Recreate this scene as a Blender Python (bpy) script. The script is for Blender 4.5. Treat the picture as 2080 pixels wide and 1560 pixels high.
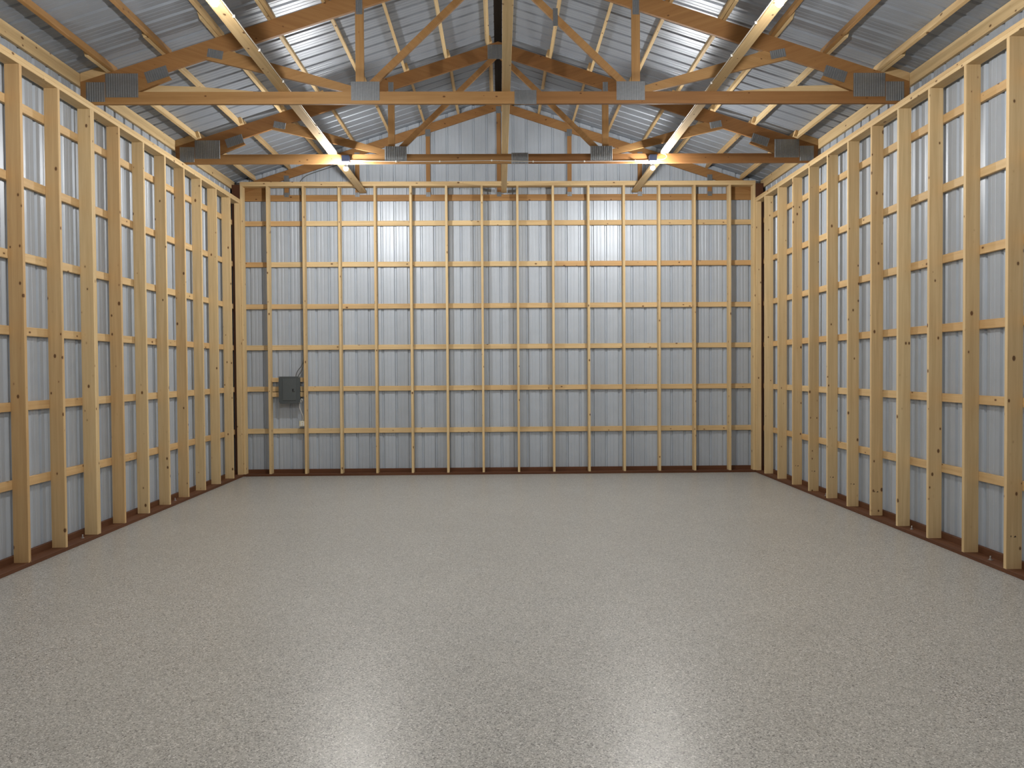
import bpy, bmesh, math, random
from mathutils import Vector, Matrix

random.seed(7)
for o in list(bpy.data.objects):
    bpy.data.objects.remove(o)
SC = bpy.context.scene
COL = SC.collection

# ------------------------------------------------------------------ camera, world, exposure
F_PX = 1553.53
cam_d = bpy.data.cameras.new('camera')
cam_d.sensor_width = 36.0
cam_d.lens = F_PX / 2080.0 * 36.0
cam_d.clip_start = 0.05
cam = bpy.data.objects.new('camera', cam_d)
COL.objects.link(cam)
yaw, pitch, roll = -0.01516, -0.02003, 0.00669
M3 = Matrix.Rotation(yaw, 3, 'Z') @ Matrix.Rotation(pitch, 3, 'X') @ Matrix.Rotation(roll, 3, 'Y')
right, fwd, up = M3.col[0], M3.col[1], M3.col[2]
mw = Matrix((right, up, -fwd)).transposed().to_4x4()
mw.translation = Vector((0.0, -13.1487, 1.8194))
cam.matrix_world = mw
SC.camera = cam

world = bpy.data.worlds.new('world')
SC.world = world
world.use_nodes = True
world.node_tree.nodes['Background'].inputs[0].default_value = (0.02, 0.022, 0.025, 1)
world.node_tree.nodes['Background'].inputs[1].default_value = 0.1

SC.view_settings.view_transform = 'Standard'
SC.view_settings.look = 'None'
SC.view_settings.gamma = 1.0
SC.view_settings.use_curve_mapping = False
SC.view_settings.exposure = 0.0
BULB = 5400.0            # radiance of a lit bulb before the factor of its lamp pair

# ------------------------------------------------------------------ main measures (metres)
XL, XR = -4.412, 4.410          # room faces of the side stud walls
S = 0.6096                      # 24 inch spacing
T, W4, W6 = 0.038, 0.089, 0.140
HS, HB = 4.733, 5.028           # tops of side and back stud walls
YN = -14.6                      # front end of the building
ZB = 4.729                      # truss bearing height
YTA, YTB, YTC = -4.692, -2.254, 0.146
APEX, SLOPE = 6.44, 0.323
CS = 1.0 / math.sqrt(1 + SLOPE * SLOPE)
GIRT_Z = [0.764, 1.493, 2.208, 2.916, 3.640, 4.345]
PURLIN_X = [0.10, 0.69, 1.27, 1.86, 2.45, 3.02, 3.60, 4.20]

# ------------------------------------------------------------------ materials
def new_mat(name):
    m = bpy.data.materials.new(name)
    m.use_nodes = True
    nt = m.node_tree
    return m, nt, nt.nodes['Principled BSDF']

def nd(nt, typ, **kw):
    n = nt.nodes.new(typ)
    for k, v in kw.items():
        setattr(n, k, v)
    return n

def mathn(nt, op, a=None, b=None, c=None):
    n = nd(nt, 'ShaderNodeMath', operation=op)
    for i, v in enumerate((a, b, c)):
        if v is None:
            continue
        if isinstance(v, (int, float)):
            n.inputs[i].default_value = v
        else:
            nt.links.new(v, n.inputs[i])
    return n.outputs[0]

def mixc(nt, fac, a, b, blend='MIX'):
    n = nd(nt, 'ShaderNodeMix', data_type='RGBA', blend_type=blend)
    for i, v in ((0, fac), (6, a), (7, b)):
        if isinstance(v, (int, float)):
            n.inputs[i].default_value = v
        elif isinstance(v, tuple):
            n.inputs[i].default_value = (*v, 1) if len(v) == 3 else v
        else:
            nt.links.new(v, n.inputs[i])
    return n.outputs[2]

def ramp(nt, fac, stops, interp='LINEAR'):
    n = nd(nt, 'ShaderNodeValToRGB')
    n.color_ramp.interpolation = interp
    el = n.color_ramp.elements
    while len(el) < len(stops):
        el.new(0.5)
    for e, (p, c) in zip(el, stops):
        e.position = p
        e.color = (*c, 1) if isinstance(c, tuple) else (c, c, c, 1)
    nt.links.new(fac, n.inputs[0])
    return n.outputs[0]

def wood(name, pale, warm, rough=0.62, knots=1.12, grain=0.28):
    """lumber: grain and knots run along the board's own local X; obj['tint'] slides from pale to warm"""
    m, nt, bs = new_mat(name)
    tc = nd(nt, 'ShaderNodeTexCoord')
    oi = nd(nt, 'ShaderNodeObjectInfo')
    off = nd(nt, 'ShaderNodeCombineXYZ')
    for i, k in enumerate((61.0, 37.0, 23.0)):
        nt.links.new(mathn(nt, 'MULTIPLY', oi.outputs['Random'], k), off.inputs[i])
    def coords(sx, sy, sz):
        mp = nd(nt, 'ShaderNodeVectorMath', operation='MULTIPLY')
        nt.links.new(tc.outputs['Object'], mp.inputs[0])
        mp.inputs[1].default_value = (sx, sy, sz)
        ad = nd(nt, 'ShaderNodeVectorMath', operation='ADD')
        nt.links.new(mp.outputs[0], ad.inputs[0])
        nt.links.new(off.outputs[0], ad.inputs[1])
        return ad.outputs[0]
    n1 = nd(nt, 'ShaderNodeTexNoise')
    n1.inputs['Scale'].default_value = 1.0
    n1.inputs['Detail'].default_value = 4
    n1.inputs['Distortion'].default_value = 0.6
    nt.links.new(coords(0.9, 24, 24), n1.inputs['Vector'])
    n2 = nd(nt, 'ShaderNodeTexNoise')
    n2.inputs['Scale'].default_value = 1.0
    n2.inputs['Detail'].default_value = 3
    nt.links.new(coords(5, 130, 130), n2.inputs['Vector'])
    n3 = nd(nt, 'ShaderNodeTexNoise')
    n3.inputs['Scale'].default_value = 1.0
    n3.inputs['Detail'].default_value = 2
    nt.links.new(coords(1.1, 3, 3), n3.inputs['Vector'])
    at = nd(nt, 'ShaderNodeAttribute', attribute_type='OBJECT', attribute_name='tint')
    t1 = mathn(nt, 'ADD', at.outputs['Fac'], mathn(nt, 'MULTIPLY', mathn(nt, 'SUBTRACT', n3.outputs[0], 0.5), 0.5))
    tcl = nd(nt, 'ShaderNodeClamp')
    nt.links.new(t1, tcl.inputs[0])
    base = mixc(nt, tcl.outputs[0], pale, warm)
    g = mathn(nt, 'ADD', mathn(nt, 'MULTIPLY', n1.outputs[0], grain * 2.0), mathn(nt, 'MULTIPLY', n2.outputs[0], grain * 0.7))
    g = mathn(nt, 'ADD', g, 1.0 - grain * 1.35)
    rv = mathn(nt, 'ADD', mathn(nt, 'MULTIPLY', oi.outputs['Random'], 0.16), 0.92)
    g = mathn(nt, 'MULTIPLY', g, rv)
    gv = nd(nt, 'ShaderNodeCombineXYZ')
    for i in range(3):
        nt.links.new(mathn(nt, 'POWER', g, (0.8, 1.0, 1.25)[i]), gv.inputs[i])
    col = mixc(nt, 1.0, base, gv.outputs[0], 'MULTIPLY')
    # knots, and the darker halo round them
    vo = nd(nt, 'ShaderNodeTexVoronoi', feature='F1')
    vo.inputs['Scale'].default_value = 1.0
    vo.inputs['Randomness'].default_value = 1.0
    nt.links.new(coords(8.5, 14, 14), vo.inputs['Vector'])
    sep = nd(nt, 'ShaderNodeSeparateColor')
    nt.links.new(vo.outputs['Color'], sep.inputs[0])
    size = mathn(nt, 'MULTIPLY', mathn(nt, 'MAXIMUM', mathn(nt, 'SUBTRACT', sep.outputs[0], 0.48), 0.0), 0.36 * knots)
    d = mathn(nt, 'SUBTRACT', size, vo.outputs['Distance'])
    core = nd(nt, 'ShaderNodeClamp')
    nt.links.new(mathn(nt, 'MULTIPLY', mathn(nt, 'ADD', d, 0.012), 26.0), core.inputs[0])
    halo = nd(nt, 'ShaderNodeClamp')
    nt.links.new(mathn(nt, 'MULTIPLY', mathn(nt, 'MULTIPLY', mathn(nt, 'ADD', d, 0.10), 5.0), mathn(nt, 'GREATER_THAN', size, 0.01)), halo.inputs[0])
    col = mixc(nt, mathn(nt, 'MULTIPLY', halo.outputs[0], 0.35), col, (0.25, 0.10, 0.03))
    kf = mathn(nt, 'MULTIPLY', mathn(nt, 'MULTIPLY', core.outputs[0], mathn(nt, 'GREATER_THAN', size, 0.01)), 0.85)
    col = mixc(nt, kf, col, (0.085, 0.032, 0.010))
    nt.links.new(col, bs.inputs['Base Color'])
    bs.inputs['Roughness'].default_value = rough
    bs.inputs['Specular IOR Level'].default_value = 0.3
    bp = nd(nt, 'ShaderNodeBump')
    bp.inputs['Strength'].default_value = 0.12
    bp.inputs['Distance'].default_value = 0.002
    nt.links.new(n2.outputs[0], bp.inputs['Height'])
    nt.links.new(bp.outputs[0], bs.inputs['Normal'])
    return m

def plain(name, col, rough=0.5, metal=0.0, spec=0.5, bump=0.0, bscale=60.0, vary=0.06):
    m, nt, bs = new_mat(name)
    tc = nd(nt, 'ShaderNodeTexCoord')
    n = nd(nt, 'ShaderNodeTexNoise')
    n.inputs['Scale'].default_value = bscale
    n.inputs['Detail'].default_value = 3
    nt.links.new(tc.outputs['Object'], n.inputs['Vector'])
    a = tuple(c * (1 - vary) for c in col)
    b = tuple(min(1, c * (1 + vary)) for c in col)
    nt.links.new(mixc(nt, n.outputs[0], a, b), bs.inputs['Base Color'])
    bs.inputs['Roughness'].default_value = rough
    bs.inputs['Metallic'].default_value = metal
    bs.inputs['Specular IOR Level'].default_value = spec
    if bump:
        bp = nd(nt, 'ShaderNodeBump')
        bp.inputs['Strength'].default_value = bump
        bp.inputs['Distance'].default_value = 0.002
        nt.links.new(n.outputs[0], bp.inputs['Height'])
        nt.links.new(bp.outputs[0], bs.inputs['Normal'])
    return m

M_STUD = wood('framing_lumber', (0.61, 0.455, 0.245), (0.52, 0.315, 0.135))
M_TRUSS = wood('truss_lumber', (0.36, 0.205, 0.078), (0.215, 0.092, 0.028), grain=0.34, knots=0.9)
M_TREATED = wood('treated_lumber', (0.115, 0.046, 0.020), (0.065, 0.023, 0.010), grain=0.4, knots=0.5)

def steel(name, col, rough, metal):
    m, nt, bs = new_mat(name)
    tc = nd(nt, 'ShaderNodeTexCoord')
    oi = nd(nt, 'ShaderNodeObjectInfo')
    n = nd(nt, 'ShaderNodeTexNoise')
    n.inputs['Scale'].default_value = 5.0
    n.inputs['Detail'].default_value = 4
    nt.links.new(tc.outputs['Object'], n.inputs['Vector'])
    f = mathn(nt, 'ADD', mathn(nt, 'MULTIPLY', n.outputs[0], 0.14), mathn(nt, 'MULTIPLY', oi.outputs['Random'], 0.05))
    f = mathn(nt, 'ADD', f, 0.90)
    cv = nd(nt, 'ShaderNodeCombineXYZ')
    for i in range(3):
        nt.links.new(f, cv.inputs[i])
    nt.links.new(mixc(nt, 1.0, col, cv.outputs[0], 'MULTIPLY'), bs.inputs['Base Color'])
    bs.inputs['Metallic'].default_value = metal
    bs.inputs['Roughness'].default_value = rough
    bp = nd(nt, 'ShaderNodeBump')
    bp.inputs['Strength'].default_value = 0.03
    bp.inputs['Distance'].default_value = 0.01
    nt.links.new(n.outputs[0], bp.inputs['Height'])
    nt.links.new(bp.outputs[0], bs.inputs['Normal'])
    return m

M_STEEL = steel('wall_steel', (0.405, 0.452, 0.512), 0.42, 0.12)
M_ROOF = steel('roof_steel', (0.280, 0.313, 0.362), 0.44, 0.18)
M_PLATE = plain('galvanised_plate', (0.235, 0.25, 0.265), 0.40, 0.6, 0.5, 0.1, 40, 0.18)
M_DARK = plain('dark_ridge_closure', (0.035, 0.025, 0.02), 0.8)
M_BOX = plain('grey_enamel', (0.066, 0.077, 0.081), 0.45, 0.0, 0.5)
M_LATCH = plain('black_plastic', (0.012, 0.012, 0.013), 0.4)
M_WHITE = plain('white_plastic', (0.75, 0.74, 0.70), 0.4)
M_IVORY = plain('ivory_plastic', (0.62, 0.58, 0.40), 0.45)
M_BLUE = plain('blue_box_plastic', (0.10, 0.15, 0.32), 0.5)
M_CABLE = plain('white_cable_jacket', (0.72, 0.70, 0.64), 0.45)
M_GREY = plain('grey_cable_jacket', (0.10, 0.105, 0.10), 0.5)
M_BOLT = plain('bolt_steel', (0.55, 0.55, 0.55), 0.3, 0.9)
M_INK = plain('stamp_ink', (0.04, 0.022, 0.012), 0.8)

def bulb_mat(k):
    m, nt, bs = new_mat('lit_bulb')
    nt.nodes.remove(bs)
    e = nd(nt, 'ShaderNodeEmission')
    e.inputs[0].default_value = (1.0, 0.978, 0.945, 1)
    e.inputs[1].default_value = BULB * k
    nt.links.new(e.outputs[0], nt.nodes['Material Output'].inputs[0])
    return m
BULB_BACK, BULB_MID, BULB_NEAR = bulb_mat(1.22), bulb_mat(1.0), bulb_mat(0.75)     # brightness set per lamp pair to shape the light falloff

def floor_mat():
    m, nt, bs = new_mat('flake_epoxy_floor')
    tc = nd(nt, 'ShaderNodeTexCoord')
    v1 = nd(nt, 'ShaderNodeTexVoronoi', feature='F1')
    v1.inputs['Scale'].default_value = 165
    nt.links.new(tc.outputs['Object'], v1.inputs['Vector'])
    s = nd(nt, 'ShaderNodeSeparateColor')
    nt.links.new(v1.outputs['Color'], s.inputs[0])
    c1 = ramp(nt, s.outputs[0], [(0.0, (0.09, 0.089, 0.085)), (0.12, (0.275, 0.273, 0.262)), (0.38, (0.37, 0.368, 0.354)),
                                 (0.68, (0.435, 0.434, 0.418)), (0.90, (0.66, 0.66, 0.645))], 'CONSTANT')
    v2 = nd(nt, 'ShaderNodeTexVoronoi', feature='F1')
    v2.inputs['Scale'].default_value = 100
    nt.links.new(tc.outputs['Object'], v2.inputs['Vector'])
    s2 = nd(nt, 'ShaderNodeSeparateColor')
    nt.links.new(v2.outputs['Color'], s2.inputs[0])
    c2 = ramp(nt, s2.outputs[1], [(0.0, (0.14, 0.139, 0.134)), (0.14, (0.375, 0.373, 0.357)), (0.82, (0.53, 0.53, 0.515))], 'CONSTANT')
    c = mixc(nt, 0.28, c1, c2)
    n = nd(nt, 'ShaderNodeTexNoise')
    n.inputs['Scale'].default_value = 1.6
    n.inputs['Detail'].default_value = 5
    nt.links.new(tc.outputs['Object'], n.inputs['Vector'])
    f = mathn(nt, 'ADD', mathn(nt, 'MULTIPLY', n.outputs[0], 0.16), 0.94)
    cv = nd(nt, 'ShaderNodeCombineXYZ')
    for i in range(3):
        nt.links.new(mathn(nt, 'MULTIPLY', f, (1.0, 0.99, 0.962)[i]), cv.inputs[i])
    c = mixc(nt, 1.0, c, cv.outputs[0], 'MULTIPLY')
    nt.links.new(c, bs.inputs['Base Color'])
    bs.inputs['Roughness'].default_value = 0.33
    bs.inputs['Specular IOR Level'].default_value = 0.5
    bp = nd(nt, 'ShaderNodeBump')
    bp.inputs['Strength'].default_value = 0.3
    bp.inputs['Distance'].default_value = 0.002
    nt.links.new(s.outputs[1], bp.inputs['Height'])
    nt.links.new(bp.outputs[0], bs.inputs['Normal'])
    return m
M_FLOOR = floor_mat()

# ------------------------------------------------------------------ builders
def empty(name, loc=(0, 0, 0)):
    o = bpy.data.objects.new(name, None)
    o.location = loc
    o.empty_display_size = 0.1
    COL.objects.link(o)
    return o

def structure(name):
    o = empty(name)
    o['kind'] = 'structure'
    return o

def tag(o, label, cat, group=None):
    o['label'] = label
    o['category'] = cat
    if group:
        o['group'] = group
    return o

def place(name, me, mat, parent=None, mtx=None, tint=None):
    if mat is not None and not me.materials:
        me.materials.append(mat)
    o = bpy.data.objects.new(name, me)
    COL.objects.link(o)
    if parent is not None:
        o.parent = parent
        pw = parent.matrix_basis.copy()
        if parent.parent is not None:
            pw = parent.parent.matrix_basis @ pw
        o.matrix_basis = pw.inverted() @ (mtx or Matrix.Identity(4))
    elif mtx is not None:
        o.matrix_basis = mtx
    if tint is not None:
        o['tint'] = float(tint)
    return o

_cache = {}
def lumber_mesh(L, w, t, mat, c=0.0025):
    key = (round(L, 3), round(w, 3), round(t, 3), mat.name)
    if key in _cache:
        return _cache[key]
    hy, hz = w / 2, t / 2
    sec = [(-hy + c, -hz), (hy - c, -hz), (hy, -hz + c), (hy, hz - c), (hy - c, hz), (-hy + c, hz), (-hy, hz - c), (-hy, -hz + c)]
    vs = [(-L / 2, y, z) for y, z in sec] + [(L / 2, y, z) for y, z in sec]
    fs = [(i, i + 8, (i + 1) % 8 + 8, (i + 1) % 8) for i in range(8)] + [tuple(range(8)), tuple(reversed(range(8, 16)))]
    me = bpy.data.meshes.new('lumber')
    me.from_pydata(vs, [], [f[::-1] if len(f) == 4 else f[::-1] for f in fs])
    me.update()
    _fix(me)
    me.materials.append(mat)
    _cache[key] = me
    return me

def _fix(me):
    bm = bmesh.new()
    bm.from_mesh(me)
    bmesh.ops.recalc_face_normals(bm, faces=bm.faces)
    bm.to_mesh(me)
    bm.free()

def frame(p0, p1, wdir):
    p0, p1 = Vector(p0), Vector(p1)
    x = (p1 - p0).normalized()
    y = Vector(wdir)
    y = (y - x * y.dot(x)).normalized()
    z = x.cross(y)
    m = Matrix((x, y, z)).transposed().to_4x4()
    m.translation = (p0 + p1) / 2
    return m, (p1 - p0).length

def board(name, p0, p1, wdir, w, t, mat, parent=None, tint=None):
    """a piece of sawn lumber: its centre line runs p0-p1, its wide side lies along wdir"""
    m, L = frame(p0, p1, wdir)
    if tint is None:
        tint = random.uniform(0.0, 0.3)
    return place(name, lumber_mesh(L, w, t, mat), mat, parent, m, tint)

def bm_obj(name, bm, mat, parent=None, mtx=None, smooth=False, tint=None):
    bmesh.ops.recalc_face_normals(bm, faces=bm.faces)
    me = bpy.data.meshes.new(name)
    bm.to_mesh(me)
    bm.free()
    if smooth:
        for p in me.polygons:
            p.use_smooth = True
    return place(name, me, mat, parent, mtx, tint)

def add_box(bm, lo, hi, c=0.0):
    vs = [bm.verts.new((x, y, z)) for z in (lo[2], hi[2]) for y in (lo[1], hi[1]) for x in (lo[0], hi[0])]
    fs = [bm.faces.new([vs[i] for i in f]) for f in ((0, 2, 3, 1), (4, 5, 7, 6), (0, 1, 5, 4), (2, 6, 7, 3), (0, 4, 6, 2), (1, 3, 7, 5))]
    if c > 0:
        es = set()
        for f in fs:
            es.update(f.edges)
        bmesh.ops.bevel(bm, geom=list(es), offset=c, segments=2, affect='EDGES', profile=0.5)

def box_obj(name, lo, hi, mat, parent=None, c=0.0):
    """a box whose origin is its centre"""
    ctr = [(a + b) / 2 for a, b in zip(lo, hi)]
    bm = bmesh.new()
    add_box(bm, [a - k for a, k in zip(lo, ctr)], [b - k for b, k in zip(hi, ctr)], c)
    return bm_obj(name, bm, mat, parent, Matrix.Translation(ctr))

def member(name, poly, y0, y1, axis, mat, parent, tint=None):
    """a truss member: outline in the X-Z plane, sawn to thickness y0..y1; local X follows axis so the grain runs along it"""
    ax = Vector((axis[0], 0, axis[1])).normalized()
    cx = sum(p[0] for p in poly) / len(poly)
    cz = sum(p[1] for p in poly) / len(poly)
    x = ax
    y = Vector((0, 1, 0))
    z = x.cross(y)
    m = Matrix((x, y, z)).transposed().to_4x4()
    m.translation = Vector((cx, (y0 + y1) / 2, cz))
    inv = m.inverted()
    bm = bmesh.new()
    a = [bm.verts.new(inv @ Vector((p[0], y0, p[1]))) for p in poly]
    b = [bm.verts.new(inv @ Vector((p[0], y1, p[1]))) for p in poly]
    bm.faces.new(a)
    bm.faces.new(b[::-1])
    n = len(poly)
    for i in range(n):
        bm.faces.new((a[i], b[i], b[(i + 1) % n], a[(i + 1) % n]))
    if tint is None:
        tint = random.uniform(0.2, 0.7)
    return bm_obj(name, bm, mat, parent, m, tint=tint)

def tube_bm(bm, pts, r, n=8):
    pts = [Vector(p) for p in pts]
    rings = []
    prev = None
    for i, p in enumerate(pts):
        d = (pts[min(i + 1, len(pts) - 1)] - pts[max(i - 1, 0)]).normalized()
        if prev is None:
            u = d.orthogonal().normalized()
        else:
            u = (prev - d * prev.dot(d)).normalized()
        prev = u
        v = d.cross(u)
        rings.append([bm.verts.new(p + (u * math.cos(a) + v * math.sin(a)) * r) for a in (2 * math.pi * k / n for k in range(n))])
    for q0, q1 in zip(rings, rings[1:]):
        for k in range(n):
            bm.faces.new((q0[k], q0[(k + 1) % n], q1[(k + 1) % n], q1[k]))
    bm.faces.new(rings[0][::-1])
    bm.faces.new(rings[-1])

def smooth_path(pts, n=6):
    pts = [Vector(p) for p in pts]
    out = []
    for i in range(len(pts) - 1):
        p0, p1, p2, p3 = pts[max(i - 1, 0)], pts[i], pts[i + 1], pts[min(i + 2, len(pts) - 1)]
        for k in range(n):
            t = k / n
            out.append(0.5 * ((2 * p1) + (p2 - p0) * t + (2 * p0 - 5 * p1 + 4 * p2 - p3) * t * t + (3 * p1 - p0 - 3 * p2 + p3) * t ** 3))
    out.append(pts[-1])
    return out

def tube_obj(name, pts, r, mat, parent=None, n=8):
    bm = bmesh.new()
    tube_bm(bm, pts, r, n)
    return bm_obj(name, bm, mat, parent, smooth=True)

def lathe_bm(bm, prof, n=20, ctr=(0, 0, 0)):
    rings = []
    for r, z in prof:
        rings.append([bm.verts.new((ctr[0] + r * math.cos(2 * math.pi * k / n), ctr[1] + r * math.sin(2 * math.pi * k / n), ctr[2] + z)) for k in range(n)])
    for q0, q1 in zip(rings, rings[1:]):
        for k in range(n):
            bm.faces.new((q0[k], q0[(k + 1) % n], q1[(k + 1) % n], q1[k]))
    bm.faces.new(rings[0][::-1])
    bm.faces.new(rings[-1])

# ribbed steel sheet: local X across the sheet, local Y along it, ribs go to -Z (outwards); made once per size
RIB = 0.2286
def sheet_mesh(width, length, mat, tops=None, major=0.019, minor=0.0022):
    key = ('sheet', round(width, 4), round(length, 3), mat.name, tops)
    if key in _cache:
        return _cache[key]
    prof = []
    nr = int(round(width / RIB))
    for k in range(nr):
        x = k * RIB
        prof += [(x, 0), (x + 0.006, 0), (x + 0.019, -major), (x + 0.041, -major), (x + 0.054, 0)]
        for q in (0.105, 0.165):
            prof += [(x + q - 0.012, 0), (x + q - 0.006, -minor), (x + q + 0.006, -minor), (x + q + 0.012, 0)]
    prof.append((width, 0))
    th = 0.0008
    vs, fs = [], []
    n = len(prof)
    def top(x):
        return length if tops is None else tops[0] + (tops[1] - tops[0]) * x / width if len(tops) == 2 else length
    for off in (0.0, -th):
        for x, z in prof:
            vs.append((x, 0.0, z + off))
        for x, z in prof:
            vs.append((x, top(x), z + off))
    for i in range(n - 1):
        fs.append((i, i + 1, n + i + 1, n + i))
        fs.append((2 * n + i + 1, 2 * n + i, 3 * n + i, 3 * n + i + 1))
        fs.append((i + 1, i, 2 * n + i, 2 * n + i + 1))
        fs.append((n + i, n + i + 1, 3 * n + i + 1, 3 * n + i))
    fs.append((0, n, 3 * n, 2 * n))
    fs.append((2 * n - 1, n - 1, 3 * n - 1, 4 * n - 1))
    me = bpy.data.meshes.new('ribbed_sheet')
    me.from_pydata(vs, [], fs)
    me.update()
    me.materials.append(mat)
    _cache[key] = me
    return me

def sheet(name, org, xdir, ydir, width, length, mat, parent, tops=None):
    x, y = Vector(xdir).normalized(), Vector(ydir).normalized()
    z = x.cross(y)
    m = Matrix((x, y, z)).transposed().to_4x4()
    m.translation = Vector(org)
    return place(name, sheet_mesh(width, length, mat, tops), mat, parent, m)

SH = RIB * 4

# ------------------------------------------------------------------ floor
fl = box_obj('floor', (-4.65, YN - 0.05, -0.12), (4.65, 0.25, 0.0), M_FLOOR)
fl['kind'] = 'structure'

# ------------------------------------------------------------------ back wall
wb = structure('wall_back')
YG = 0.14                                         # girt front plane
YM = YG + T + 0.002                               # inner face of the steel
X0S = -3.955
# the steel sheets up to the roof slope
rib0 = -1.352 - 0.030                             # a major rib sits here
k0 = math.floor((-4.62 - rib0) / SH)
x = rib0 + k0 * SH
def roof_under(xx):
    return APEX - SLOPE * abs(xx) + W4 / CS - 0.004
while x < 4.62:
    a, b = x, x + SH
    ta, tb = roof_under(a), roof_under(b)
    if a < 0 < b:                                 # the sheet under the ridge is cut square below the apex
        tb = ta = min(ta, tb)
    sheet('steel_panel', (a, YM, 0.0), (1, 0, 0), (0, 0, 1), SH, max(ta, tb), M_STEEL, wb, (ta, tb))
    x += SH
# girts, some of them in two lengths with redder wood
def girt_b(z, xa, xb, tint):
    board('girt', (xa, YG + T / 2, z), (xb, YG + T / 2, z), (0, 0, 1), 0.085, T, M_STUD, wb, tint)
for i, z in enumerate(GIRT_Z):
    if i == 4:
        girt_b(z, -4.588, -3.95, 1.0); girt_b(z, -3.947, 0.98, 0.15); girt_b(z, 0.983, 4.588, 0.9)
    elif i == 5:
        girt_b(z, -4.588, -3.36, 0.75); girt_b(z, -3.357, 0.3, 0.15); girt_b(z, 0.303, 4.588, 0.3)
    elif i == 1:
        girt_b(z, -4.588, -0.3, 0.2); girt_b(z, -0.297, 4.588, 0.35)
    elif i == 3:
        girt_b(z, -4.588, -1.5, 0.45); girt_b(z, -1.497, 4.588, 0.4)
    else:
        girt_b(z, -4.588, 0.31, 0.15); girt_b(z, 0.313, 4.588, 0.2)
board('skirt_board', (-4.588, YG + T / 2, 0.05), (4.588, YG + T / 2, 0.05), (0, 0, 1), 0.10, T, M_TREATED, wb, 0.2)
board('bottom_plate', (XL, W6 / 2, T / 2), (XR, W6 / 2, T / 2), (0, 1, 0), W6, T, M_TREATED, wb, 0.3)
board('top_plate', (XL, W6 / 2, HB - 1.5 * T), (XR, W6 / 2, HB - 1.5 * T), (0, 1, 0), W6, T, M_STUD, wb, 0.25)
for xa, xb, tt in ((XL, -0.62, 0.3), (-0.617, XR, 0.2)):
    board('top_plate', (xa, W6 / 2, HB - 0.5 * T), (xb, W6 / 2, HB - 0.5 * T), (0, 1, 0), W6, T, M_STUD, wb, tt)
back_x = [XL + T / 2] + [X0S + i * S for i in range(14)] + [XR - T / 2]
for i, xx in enumerate(back_x):
    board('stud', (xx, W6 / 2, T), (xx, W6 / 2, HB - 2 * T), (0, 1, 0), W6, T, M_STUD, wb, random.uniform(0.0, 0.25))

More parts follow.
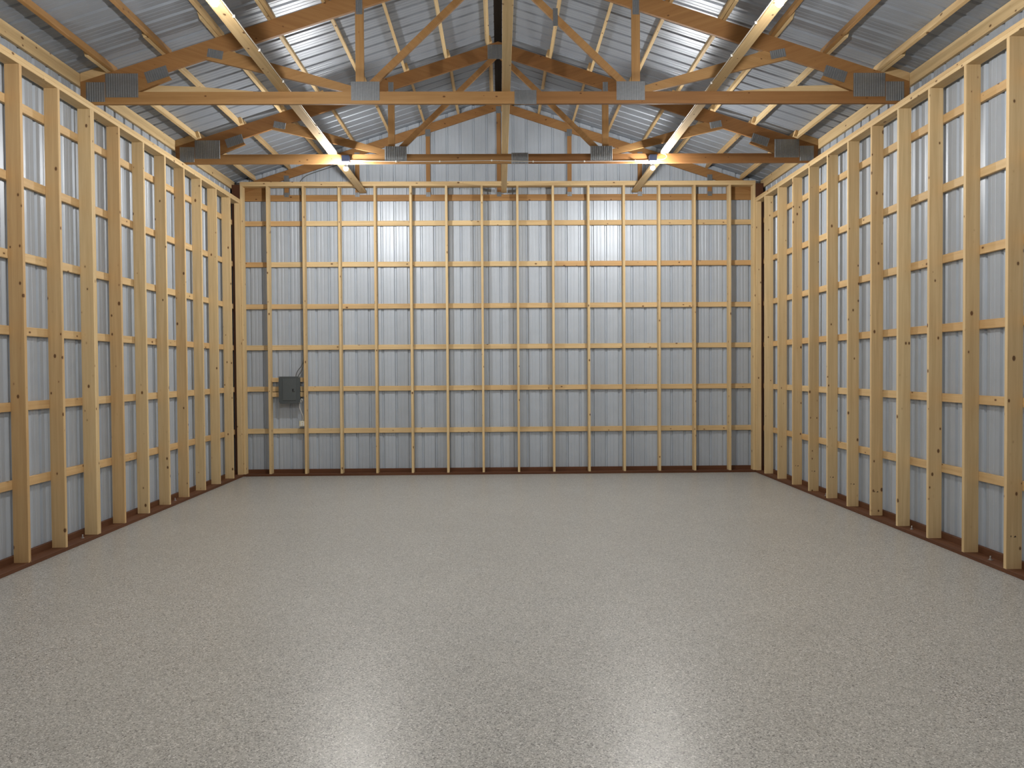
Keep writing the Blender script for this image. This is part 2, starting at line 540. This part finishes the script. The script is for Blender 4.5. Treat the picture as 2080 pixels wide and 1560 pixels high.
# ------------------------------------------------------------------ side walls
LEFT_TINT = {9: 0.60, 8: 0.40, 7: 0.12, 6: 0.50, 5: 0.12, 4: 0.20, 3: 0.42, 2: 0.15, 1: 0.08, 0: 0.10}
RIGHT_TINT = {10: 0.22, 9: 0.15, 8: 0.15, 7: 0.05, 6: 0.30, 5: 0.12, 4: 0.10, 3: 0.12, 2: 0.32, 1: 0.12, 0: 0.05}
STAMPED = (2, 3, 4, 5, 6, 10)
def side_wall(sgn):
    w = structure('wall_left' if sgn < 0 else 'wall_right')
    xf = XL if sgn < 0 else XR                     # room face
    xm = xf + sgn * W6 / 2                         # stud centre
    xg = xf + sgn * (W6 + T / 2)                   # girt centre
    xs = xf + sgn * (W6 + T + 0.002)               # steel inner face
    # steel sheets (local z must face the room)
    y = 0.22
    while y > YN:
        if sgn < 0:
            sheet('steel_panel', (xs, y - SH, 0.0), (0, 1, 0), (0, 0, 1), SH, 5.045, M_STEEL, w)
        else:
            sheet('steel_panel', (xs, y, 0.0), (0, -1, 0), (0, 0, 1), SH, 5.045, M_STEEL, w)
        y -= SH
    for i, z in enumerate(GIRT_Z):
        cuts = [0.178, -4.72 if i % 2 else -2.28, -9.6, YN]
        for a, b in zip(cuts, cuts[1:]):
            board('girt', (xg, b + 0.0015, z), (xg, a - 0.0015, z), (0, 0, 1), 0.085, T, M_STUD, w, random.uniform(0.3, 0.75))
    board('skirt_board', (xg, YN, 0.05), (xg, YG - 0.002, 0.05), (0, 0, 1), 0.10, T, M_TREATED, w, 0.2)
    cuts = [0.0, -4.3, -8.9, YN] if sgn < 0 else [0.0, -4.9, -9.2, YN]
    for a, b in zip(cuts, cuts[1:]):
        board('bottom_plate', (xm, b + 0.001, T / 2), (xm, a - 0.001, T / 2), (1, 0, 0), W6, T, M_TREATED, w, random.uniform(0, 0.3))
    for lvl in (1.5, 0.5):
        for a, b in ((0.0, -3.2), (-3.2, -8.1), (-8.1, YN)) if lvl == 0.5 else ((0.0, -5.6), (-5.6, -10.4), (-10.4, YN)):
            board('top_plate', (xm, b + 0.001, HS - lvl * T), (xm, a - 0.001, HS - lvl * T), (1, 0, 0), W6, T, M_STUD, w, random.uniform(0.1, 0.3))
    ys = -0.4916 if sgn < 0 else -0.4645
    tints = LEFT_TINT if sgn < 0 else RIGHT_TINT
    def stud(y, tint):
        return board('stud', (xm, y, T), (xm, y, HS - 2 * T), (1, 0, 0), W6, T, M_STUD, w, tint)
    xe2 = xf + sgn * W4 / 2
    board('stud', (xe2, -T / 2 - 0.001, T), (xe2, -T / 2 - 0.001, HS - 2 * T), (1, 0, 0), W4, T, M_STUD, w, 0.25)
    k = 0
    while ys - k * S > YN + 0.05:
        y = ys - k * S + T / 2
        o = stud(y, tints.get(k, random.uniform(0.05, 0.3)))
        if sgn < 0 and k == 7:
            stud(y + T + 0.001, 0.12)
        if sgn > 0 and k in STAMPED:
            # the dark grade stamp near the foot of the stud: a wedge and a small tick
            bm = bmesh.new()
            yy = y - T / 2 - 0.0006
            for tri in (((-0.006, 0.315), (0.020, 0.318), (0.010, 0.332)), ((-0.034, 0.330), (-0.022, 0.331), (-0.029, 0.314))):
                a = [bm.verts.new((4.480 + p[0], yy, p[1])) for p in tri]
                b = [bm.verts.new((4.480 + p[0], yy + 0.0005, p[1])) for p in tri]
                bm.faces.new(a); bm.faces.new(b[::-1])
                for q in range(3):
                    bm.faces.new((a[q], b[q], b[(q + 1) % 3], a[(q + 1) % 3]))
            bmesh.ops.recalc_face_normals(bm, faces=bm.faces)
            me = bpy.data.meshes.new('grade_stamp')
            bm.to_mesh(me); bm.free()
            me.materials.append(M_INK)
            s = bpy.data.objects.new('grade_stamp', me)
            COL.objects.link(s)
            s.parent = o
            s.matrix_basis = o.matrix_basis.inverted()
        k += 1
    # anchor bolts standing on the bottom plate
    for yb in ((-4.93, -6.6, -2.6, -0.9) if sgn < 0 else (-4.90, -6.24, -2.7, -1.0)):
        bm = bmesh.new()
        lathe_bm(bm, [(0.022, 0.0), (0.022, 0.003), (0.012, 0.003), (0.012, 0.013), (0.007, 0.013), (0.007, 0.035), (0.005, 0.037)], 8)
        bm_obj('anchor_bolt', bm, M_BOLT, w, Matrix.Translation((xm, yb, T)))
    # treated corner post behind the end of the stud walls
    xc = xf + sgn * (W6 / 2 + 0.001)
    board('corner_post', (xc, W6 / 2 + 0.001, 0.0), (xc, W6 / 2 + 0.001, 4.98), (1, 0, 0), W6 - 0.004, W6 - 0.004, M_TREATED, w, 0.7)
    return w
wl = side_wall(-1)
wr = side_wall(1)

# front wall behind the camera closes the building
wf = structure('wall_front')
x = -4.62
while x < 4.6:
    sheet('steel_panel', (x + SH, YN, 0.0), (-1, 0, 0), (0, 0, 1), SH, max(roof_under(x + SH), roof_under(x)), M_STEEL, wf, (roof_under(x + SH), roof_under(x)))
    x += SH
for z in GIRT_Z:
    board('girt', (-4.588, YN + T / 2, z), (4.588, YN + T / 2, z), (0, 0, 1), 0.085, T, M_STUD, wf)

# ------------------------------------------------------------------ ceiling: purlins, eave boards, roof sheets, ridge
ce = structure('ceiling')
def ztop(xx):
    return APEX - SLOPE * abs(xx)
y0t = YTA - 2.438
BAYS = [(YTC + 0.03, YTB - 0.06, 0.0), (YTB + 0.10, YTA - 0.44, 0.042), (YTA + 0.12, y0t - 0.1, 0.0), (y0t + 0.1, YN + 0.02, 0.042)]
for sgn in (-1, 1):
    nrm = Vector((sgn * SLOPE, 0, 1)).normalized()
    tan = Vector((sgn, 0, -SLOPE)).normalized()
    for j, px in enumerate(PURLIN_X):
        for b, (ya, yb, sh) in enumerate(BAYS):
            c = Vector((sgn * px, 0, ztop(px))) + nrm * (W4 / 2 + 0.0005) + tan * sh
            warm = (0.75 if (j in (7, 6, 3) and sgn < 0) or (j in (3, 5, 6) and sgn > 0) else 0.35) if b == 2 else (0.1 if b == 1 else 0.4)
            mt = M_STUD
            if b == 2 and warm > 0.7:
                mt, warm = M_TRUSS, 0.12
            board('purlin', (c.x, yb, c.z), (c.x, ya, c.z), nrm, W4, T, mt, ce, warm + random.uniform(-0.08, 0.08))
    # eave boards, bay by bay
    xe = sgn * (4.412 + W6 + T / 2)
    cuts = [0.178, YTB + T / 2, YTA + T / 2, -7.11, YN]
    for a, b in zip(cuts, cuts[1:]):
        board('eave_board', (xe, b + 0.001, 4.99), (xe, a - 0.001, 4.99), (0, 0, 1), W6, T, M_STUD, ce, random.uniform(0.05, 0.25))
    # roof sheets, ribs run up the slope
    y = 0.26
    x_in, x_out = 0.055, 4.66
    zoff = W4 / CS + 0.002
    slen = (x_out - x_in) / CS
    while y > YN:
        if sgn < 0:
            org = (-x_out, y - SH, ztop(x_out) + zoff)
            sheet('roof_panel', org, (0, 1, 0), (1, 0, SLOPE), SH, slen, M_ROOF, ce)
        else:
            org = (x_out, y, ztop(x_out) + zoff)
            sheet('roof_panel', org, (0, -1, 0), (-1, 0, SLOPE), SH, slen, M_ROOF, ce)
        y -= SH
# dark foam closure and cap along the ridge
bm = bmesh.new()
za = APEX + W4 / CS
sec = [(-0.16, za - 0.052 + 0.026), (0.0, za + 0.035), (0.16, za - 0.052 + 0.026), (0.16, za - 0.052 + 0.032), (0.0, za + 0.041), (-0.16, za - 0.052 + 0.032)]
a = [bm.verts.new((p[0], YN, p[1])) for p in sec]
b = [bm.verts.new((p[0], 0.26, p[1])) for p in sec]
bm.faces.new(a); bm.faces.new(b[::-1])
for i in range(6):
    bm.faces.new((a[i], b[i], b[(i + 1) % 6], a[(i + 1) % 6]))
bm_obj('ridge_cap', bm, M_DARK, ce)

# ------------------------------------------------------------------ roof trusses
def plate(name, x0, x1, z0, z1, yf, parent, ang=0.0):
    """pressed steel nail plate: rows of vertical ridges on the face of the truss"""
    w, h = x1 - x0, z1 - z0
    n = max(3, int(round(w / 0.0255)))
    bm = bmesh.new()
    xs = []
    for i in range(n):
        a = -w / 2 + w * i / n
        s = w / n
        xs += [(a, 0.002), (a + s * 0.3, 0.002), (a + s * 0.42, 0.0055), (a + s * 0.78, 0.0055), (a + s * 0.9, 0.002)]
    xs.append((w / 2, 0.002))
    lo = [bm.verts.new((q, -d, -h / 2)) for q, d in xs]
    hi = [bm.verts.new((q, -d, h / 2)) for q, d in xs]
    bl = [bm.verts.new((q, 0, -h / 2)) for q, d in xs]
    bh = [bm.verts.new((q, 0, h / 2)) for q, d in xs]
    for i in range(len(xs) - 1):
        bm.faces.new((lo[i], lo[i + 1], hi[i + 1], hi[i]))
        bm.faces.new((bl[i + 1], bl[i], bh[i], bh[i + 1]))
        bm.faces.new((lo[i + 1], lo[i], bl[i], bl[i + 1]))
        bm.faces.new((hi[i], hi[i + 1], bh[i + 1], bh[i]))
    bm.faces.new((lo[0], hi[0], bh[0], bl[0]))
    bm.faces.new((hi[-1], lo[-1], bl[-1], bh[-1]))
    m = Matrix.Translation(((x0 + x1) / 2, yf, (z0 + z1) / 2)) @ Matrix.Rotation(ang, 4, 'Y')
    return bm_obj(name, bm, M_PLATE, parent, m)

def mir(poly, s):
    return [(s * p[0], p[1]) for p in poly]

def make_truss(yf, label, wt, scab):
    """a 30 ft lattice truss, front face at yf"""
    r = empty('roof_truss', (0, yf, ZB))
    tag(r, label, 'truss', 'roof trusses')
    y0, y1 = yf, yf + T
    D = 0.190
    cb = ZB + 0.133
    xh = (APEX - D - cb) / SLOPE
    for s in (-1, 1):
        member('top_chord', mir([(-4.548, ztop(4.548)), (0, APEX), (0, APEX - D), (-xh, cb), (-4.548, 4.80)], s), y0, y1, (1, -s * SLOPE), M_TRUSS, r, wt + 0.15)
        xe = 0.30 if s < 0 else 0.302
        bc = [(-4.44, ZB), (0.30, ZB), (0.30, cb), (-xh, cb), (-4.548, 4.80)] if s < 0 else [(0.302, ZB), (4.44, ZB), (4.548, 4.80), (xh, cb), (0.302, cb)]
        member('bottom_chord', bc, y0, y1, (1, 0), M_TRUSS, r, wt - 0.25 if s < 0 else wt + 0.25)
        member('heel_wedge', mir([(-xh, cb), (-3.93, cb), (-3.57, 5.005), (-3.625, ztop(3.625) - D)], s), y0, y1, (1, -s * SLOPE), M_TRUSS, r, wt - 0.1)
        member('web', mir([(-3.20, ztop(3.20) - D), (-2.93, ztop(2.93) - D), (-1.561, 4.912), (-1.561, cb), (-1.69, cb)], s), y0, y1, (1, s * 0.27), M_TRUSS, r, wt - 0.35)
        member('web', mir([(-1.56, cb), (-1.56, ztop(1.56) - D), (-1.47, ztop(1.47) - D), (-1.47, cb)], s), y0, y1, (0, 1), M_TRUSS, r, wt - 0.35)
        member('web', mir([(-1.469, 4.918), (-0.115, ztop(0.115) - D), (0, APEX - D), (0, APEX - D - 0.025), (-1.419, cb), (-1.469, cb)], s), y0, y1, (1, -s * 0.96), M_TRUSS, r, wt - 0.2)
        zb = W4 / CS
        member('heel_block', mir([(-4.548, ztop(4.548)), (-4.548, ztop(4.548) + zb), (-4.262, ztop(4.262) + zb), (-4.262, ztop(4.262))], s), y0, y1, (1, -s * SLOPE), M_STUD, r, 0.5)
        # nail plates
        for name, x0, x1, z0, z1, ang in (('nail_plate', 1.30, 1.612, 4.766, 4.970, 0), ('nail_plate', 3.923, 4.278, 4.802, 5.060, 0),
                                          ('nail_plate', 4.284, 4.488, 4.754, 4.966, 0), ('nail_plate', 3.595, 3.845, 4.990, 5.112, s * 0.32),
                                          ('nail_plate', 1.478, 1.552, 5.70, 5.87, 0), ('nail_plate', 3.00, 3.17, 5.225, 5.315, s * -0.2)):
            a, b = (x0, x1) if s > 0 else (-x1, -x0)
            plate(name, a, b, z0, z1, y0, r, ang)
    plate('nail_plate', 0.177, 0.419, 4.722, 4.876, y0, r)
    plate('nail_plate', -0.15, 0.15, 6.195, 6.395, y0, r)
    plate('nail_plate', 0.604, 0.657, 5.574, 5.766, y0, r)
    # pale scab nailed behind the bottom chord at each heel
    for s in (-1, 1) if scab else ():
        member('scab', mir([(-3.95, 4.80), (-3.95, 4.950), (-3.30, 4.932), (-2.42, 4.858), (-2.42, 4.80)], s), y1 + 0.0005, y1 + T, (1, s * 0.065), M_STUD, r, 0.1)
    return r

tA = make_truss(YTA, 'nearer of the two full brown lattice trusses, its peak above the picture', 0.50, True)
tB = make_truss(YTB, 'farther brown lattice truss carrying the two lit bulbs near the back wall', 0.60, False)

def copy_tree(o, parent=None):
    c = o.copy()
    COL.objects.link(c)
    if parent:
        c.parent = parent
    for ch in list(o.children):
        copy_tree(ch, c)
    return c
for yy, lab in ((YTA - 2.438, 'unseen truss just above the top edge, carrying the two near bulbs'), (YTA - 3 * 2.438, 'unseen truss overhead behind the picture edge, near the camera')):
    c = copy_tree(tA)
    c.location.y = yy
    c['label'] = lab

# gable truss against the back wall
tC = empty('gable_truss', (0, YTC, ZB))
tag(tC, 'gable truss with plain upright webs against the grey back gable', 'truss')
y0, y1 = YTC, YTC + 0.030
D = 0.15
for s in (-1, 1):
    member('top_chord', mir([(-4.548, ztop(4.548)), (0, APEX), (0, APEX - D), (-4.40, ztop(4.40) - D), (-4.548, 4.86)], s), y0, y1, (1, -s * SLOPE), M_TRUSS, tC, 0.6)
    member('heel_block', mir([(-4.40, 4.836), (-4.40, ztop(4.40) - D), (-3.95, ztop(3.95) - D), (-3.95, 4.836)], s), y0, y1, (1, 0), M_TRUSS, tC, 0.35)
    for xv in ((0, 1.222, 2.444, 3.66) if s > 0 else (1.222, 2.444, 3.66)):
        xv *= s
        zt = min(ztop(xv - 0.036), ztop(xv + 0.036)) - D if xv else ztop(0.036) - D
        pl = [(xv - 0.036, 4.836), (xv + 0.036, 4.836), (xv + 0.036, ztop(xv + 0.036) - D), (xv - 0.036, ztop(xv - 0.036) - D)]
        member('upright', pl, y0, y1, (0, 1), M_TRUSS, tC, 0.55)
        plate('nail_plate', xv - 0.045, xv + 0.045, ztop(xv) - D - 0.06, ztop(xv) - D + 0.06, y0, tC)
        plate('nail_plate', xv - 0.040, xv + 0.040, 4.80, 4.875, y0, tC)
member('bottom_chord', [(-4.548, ZB), (4.548, ZB), (4.548, 4.835), (-4.548, 4.835)], y0, y1, (1, 0), M_TRUSS, tC, 0.25)

# ------------------------------------------------------------------ long bracing boards lying on the bottom chords
ZBR = ZB + 0.133 + T / 2 + 0.0005
for xc, w, lab, tt in ((-2.345, 0.115, 'long bracing board lying over the trusses on the left, above the left bulbs', 0.2),
                       (0.085, 0.092, 'long pale bracing board down the middle of the roof under the ridge', 0.15),
                       (2.352, 0.105, 'long bracing board lying over the trusses on the right, above the right bulbs', 0.2)):
    b = board('bracing_board', (xc, -14.0, ZBR), (xc, YTC - 0.001, ZBR), (1, 0, 0), w, T, M_STUD, None, tt)
    tag(b, lab, 'board', 'bracing boards')

# ------------------------------------------------------------------ ceiling lamps
def make_lamp(x, yf, label, mb):
    yc = yf - 0.055
    r = empty('ceiling_lamp', (x, yc, 4.62))
    tag(r, label, 'lamp', 'bare bulb lamps')
    box_obj('junction_box', (x - 0.052, yf - 0.105, 4.735), (x + 0.052, yf - 0.0005, 4.822), M_BLUE, r, 0.004)
    bm = bmesh.new()
    lathe_bm(bm, [(0.030, -0.036), (0.034, -0.030), (0.040, -0.012), (0.056, -0.006), (0.057, 0.0)], 20)
    bm_obj('lampholder', bm, M_WHITE, r, Matrix.Translation((x, yc, 4.735)), smooth=True)
    bm = bmesh.new()
    lathe_bm(bm, [(0.0288, -0.0175), (0.0278, -0.008), (0.0225, 0.008), (0.0165, 0.020), (0.0140, 0.024)], 16)
    bm_obj('bulb_base', bm, M_WHITE, r, Matrix.Translation((x, yc, 4.676)), smooth=True)
    bm = bmesh.new()
    R = 0.031
    prof = [(0.003, -R)] + [(R * math.sin(a), -R * math.cos(a)) for a in (math.radians(d) for d in (20, 40, 60, 80, 92, 103))] + [(0.0276, 0.0141)]
    lathe_bm(bm, prof, 14)
    bm_obj('bulb', bm, mb, r, Matrix.Translation((x, yc, 4.645)), smooth=True)
    return r
YT0 = YTA - 2.438
make_lamp(-2.150, YTB, 'lit bare bulb on the far truss, left of the middle board', BULB_BACK)
make_lamp(2.175, YTB, 'lit bare bulb on the far truss, right of the middle board', BULB_BACK)
make_lamp(-2.175, YT0, 'lit bare bulb at the top edge, over the left bracing board', BULB_MID)
make_lamp(2.190, YT0, 'lit bare bulb at the top edge, over the right bracing board', BULB_MID)
make_lamp(-2.170, YTA - 3 * 2.438, 'unseen lit bulb added overhead near the camera on the left', BULB_NEAR)  # unseen pair repeating the lamp spacing, added to light the near room
make_lamp(2.180, YTA - 3 * 2.438, 'unseen lit bulb added overhead near the camera on the right', BULB_NEAR)

# ------------------------------------------------------------------ wiring
def cable(name, pts, label, mat, r=0.0045, staples=(), sn=(0, -1, 0), smooth=True):
    o = tube_obj(name, smooth_path(pts) if smooth else pts, r, mat)
    tag(o, label, 'cable')
    for p in staples:
        q = Vector(p)
        bm = bmesh.new()
        add_box(bm, (-0.009, -0.009, -0.012), (0.009, 0.004, 0.012), 0.003)
        bm_obj('staple', bm, M_WHITE, o, Matrix.Translation(q))
    return o
yc = YTB - 0.007
st = [(-1.451, 4.758), (-0.836, 4.756), (-0.101, 4.766), (0.486, 4.750), (1.211, 4.752), (1.937, 4.758)]
pts = [(-2.10, yc, 4.772)] + [(x, yc - 0.003 if 0.1 < x < 0.5 else yc, z) for x, z in st] + [(2.125, yc, 4.766)]
cable('electric_cable', pts, 'white cable stapled along the far truss between its two bulbs', M_CABLE, 0.0042, [(x, yc - 0.001, z) for x, z in st])
# right bracing board: loop from the far lamp, then along the inner edge towards the near lamp
xi = 2.352 - 0.0525 - 0.0105
pts = [(2.225, YTB - 0.05, 4.768), (2.31, YTB - 0.055, 4.765), (2.372, YTB - 0.055, 4.795), (2.352, YTB - 0.06, 4.832), (2.296, YTB - 0.08, 4.846),
       (xi - 0.002, YTB - 0.2, 4.872), (xi, -3.4, 4.874), (xi, YTA + 0.2, 4.876), (xi, -5.6, 4.874), (xi, -6.6, 4.876), (xi, YT0 + 0.08, 4.874)]
cable('electric_cable', pts, 'white cable looping up from the far right bulb onto the right board', M_CABLE, 0.0042,
      [(xi, y, 4.875) for y in (-6.33, -5.62, -4.90, -3.6)])
xi = -2.345 + 0.0575 + 0.0105
cable('electric_cable', [(xi, YT0 + 0.08, 4.874), (xi, -6.5, 4.876), (xi, -5.8, 4.874), (xi, YTA + 0.2, 4.876), (xi, -3.4, 4.874), (xi, YTB - 0.12, 4.876)],
      'white cable stapled along the inner edge of the left bracing board', M_CABLE, 0.0042, [(xi, y, 4.875) for y in (-6.45, -5.75, -4.95, -3.5)])

# ------------------------------------------------------------------ electrical panel on the back wall
for z0, z1, xa, xb, lab in ((1.615, 1.69, -3.935, -3.366, 'short board behind the upper part of the grey electrical panel'),
                            (1.358, 1.440, -3.935, -3.366, 'short board behind the lower part of the grey electrical panel')):
    b = board('backing_board', (xa, 0.12, (z0 + z1) / 2), (xb, 0.12, (z0 + z1) / 2), (0, 0, 1), z1 - z0, T, M_STUD, None, 0.35)
    tag(b, lab, 'board')
ep = empty('electrical_panel', (-3.615, 0.10, 1.247))
tag(ep, 'dark grey electrical breaker panel mounted between studs on the back wall', 'panel')
box_obj('enclosure', (-3.780, 0.008, 1.258), (-3.450, 0.100, 1.700), M_BOX, ep, 0.006)
box_obj('cover', (-3.797, 0.000, 1.247), (-3.433, 0.008, 1.711), M_BOX, ep, 0.0035)
door = box_obj('door', (-3.728, -0.008, 1.300), (-3.500, -0.0005, 1.672), plain('grey_enamel_door', (0.078, 0.090, 0.094), 0.42), ep, 0.003)
lt = box_obj('latch', (-3.560, -0.014, 1.465), (-3.540, -0.0085, 1.500), M_LATCH, door, 0.002)
lt2 = box_obj('pull', (-3.566, -0.013, 1.447), (-3.520, -0.0085, 1.455), M_LATCH, door, 0.002)
for xx in (-3.785, -3.445):
    for zz in (1.700, 1.258):
        box_obj('corner_screw', (xx - 0.006, -0.004, zz - 0.006), (xx + 0.006, -0.0002, zz + 0.006), M_BOLT, ep, 0.002)
# grey supply cables from the top of the panel up the stud and over the gable
xs = -3.345 - 0.019 - 0.012
c1 = cable('supply_cable', [(-3.515, 0.06, 1.702), (-3.508, 0.06, 1.75), (-3.475, 0.06, 1.82), (-3.415, 0.062, 1.90), (xs - 0.004, 0.065, 2.05), (xs, 0.065, 2.6), (xs, 0.065, 3.5), (xs, 0.065, 4.6),
                         (xs - 0.012, 0.085, 4.78), (xs - 0.04, 0.155, 4.90), (-3.45, 0.162, 5.0), (-3.42, 0.162, 5.08), (-3.33, 0.162, 5.165), (-3.15, 0.162, 5.235), (-2.9, 0.162, 5.315), (-2.6, 0.162, 5.41)],
           'grey cable rising from the panel top along the stud to the gable', M_GREY, 0.007)
c2 = cable('supply_cable', [(-3.475, 0.05, 1.702), (-3.46, 0.05, 1.74), (-3.415, 0.05, 1.80), (-3.395, 0.045, 1.86), (xs - 0.002, 0.045, 1.98), (xs, 0.045, 2.25), (xs, 0.05, 2.5)],
           'second shorter grey cable bending from the panel top to the stud', M_GREY, 0.006)
# outlet box and its white cable under the panel
ob = empty('outlet_box', (-3.425, 0.05, 0.845))
tag(ob, 'small ivory outlet box nailed to the stud below the electrical panel', 'box')
box_obj('box_body', (-3.462, 0.030, 0.850), (-3.366, 0.100, 0.945), M_IVORY, ob, 0.004)
box_obj('face_plate', (-3.436, 0.024, 0.856), (-3.372, 0.0295, 0.939), M_WHITE, ob, 0.002)
for zz in (0.878, 0.917):
    box_obj('socket', (-3.418, 0.0215, zz - 0.012), (-3.392, 0.0238, zz + 0.012), M_IVORY, ob, 0.001)
cable('outlet_cable', [(-3.455, 0.045, 1.275), (-3.428, 0.04, 1.268), (-3.408, 0.035, 1.290), (-3.404, 0.035, 1.315), (-3.425, 0.04, 1.320), (-3.452, 0.045, 1.24), (-3.452, 0.045, 1.17), (-3.425, 0.05, 1.09),
                       (-3.402, 0.055, 1.03), (-3.400, 0.06, 0.98), (-3.405, 0.062, 0.946)],
      'white cable hanging from the panel corner to the outlet box', M_CABLE, 0.0055)
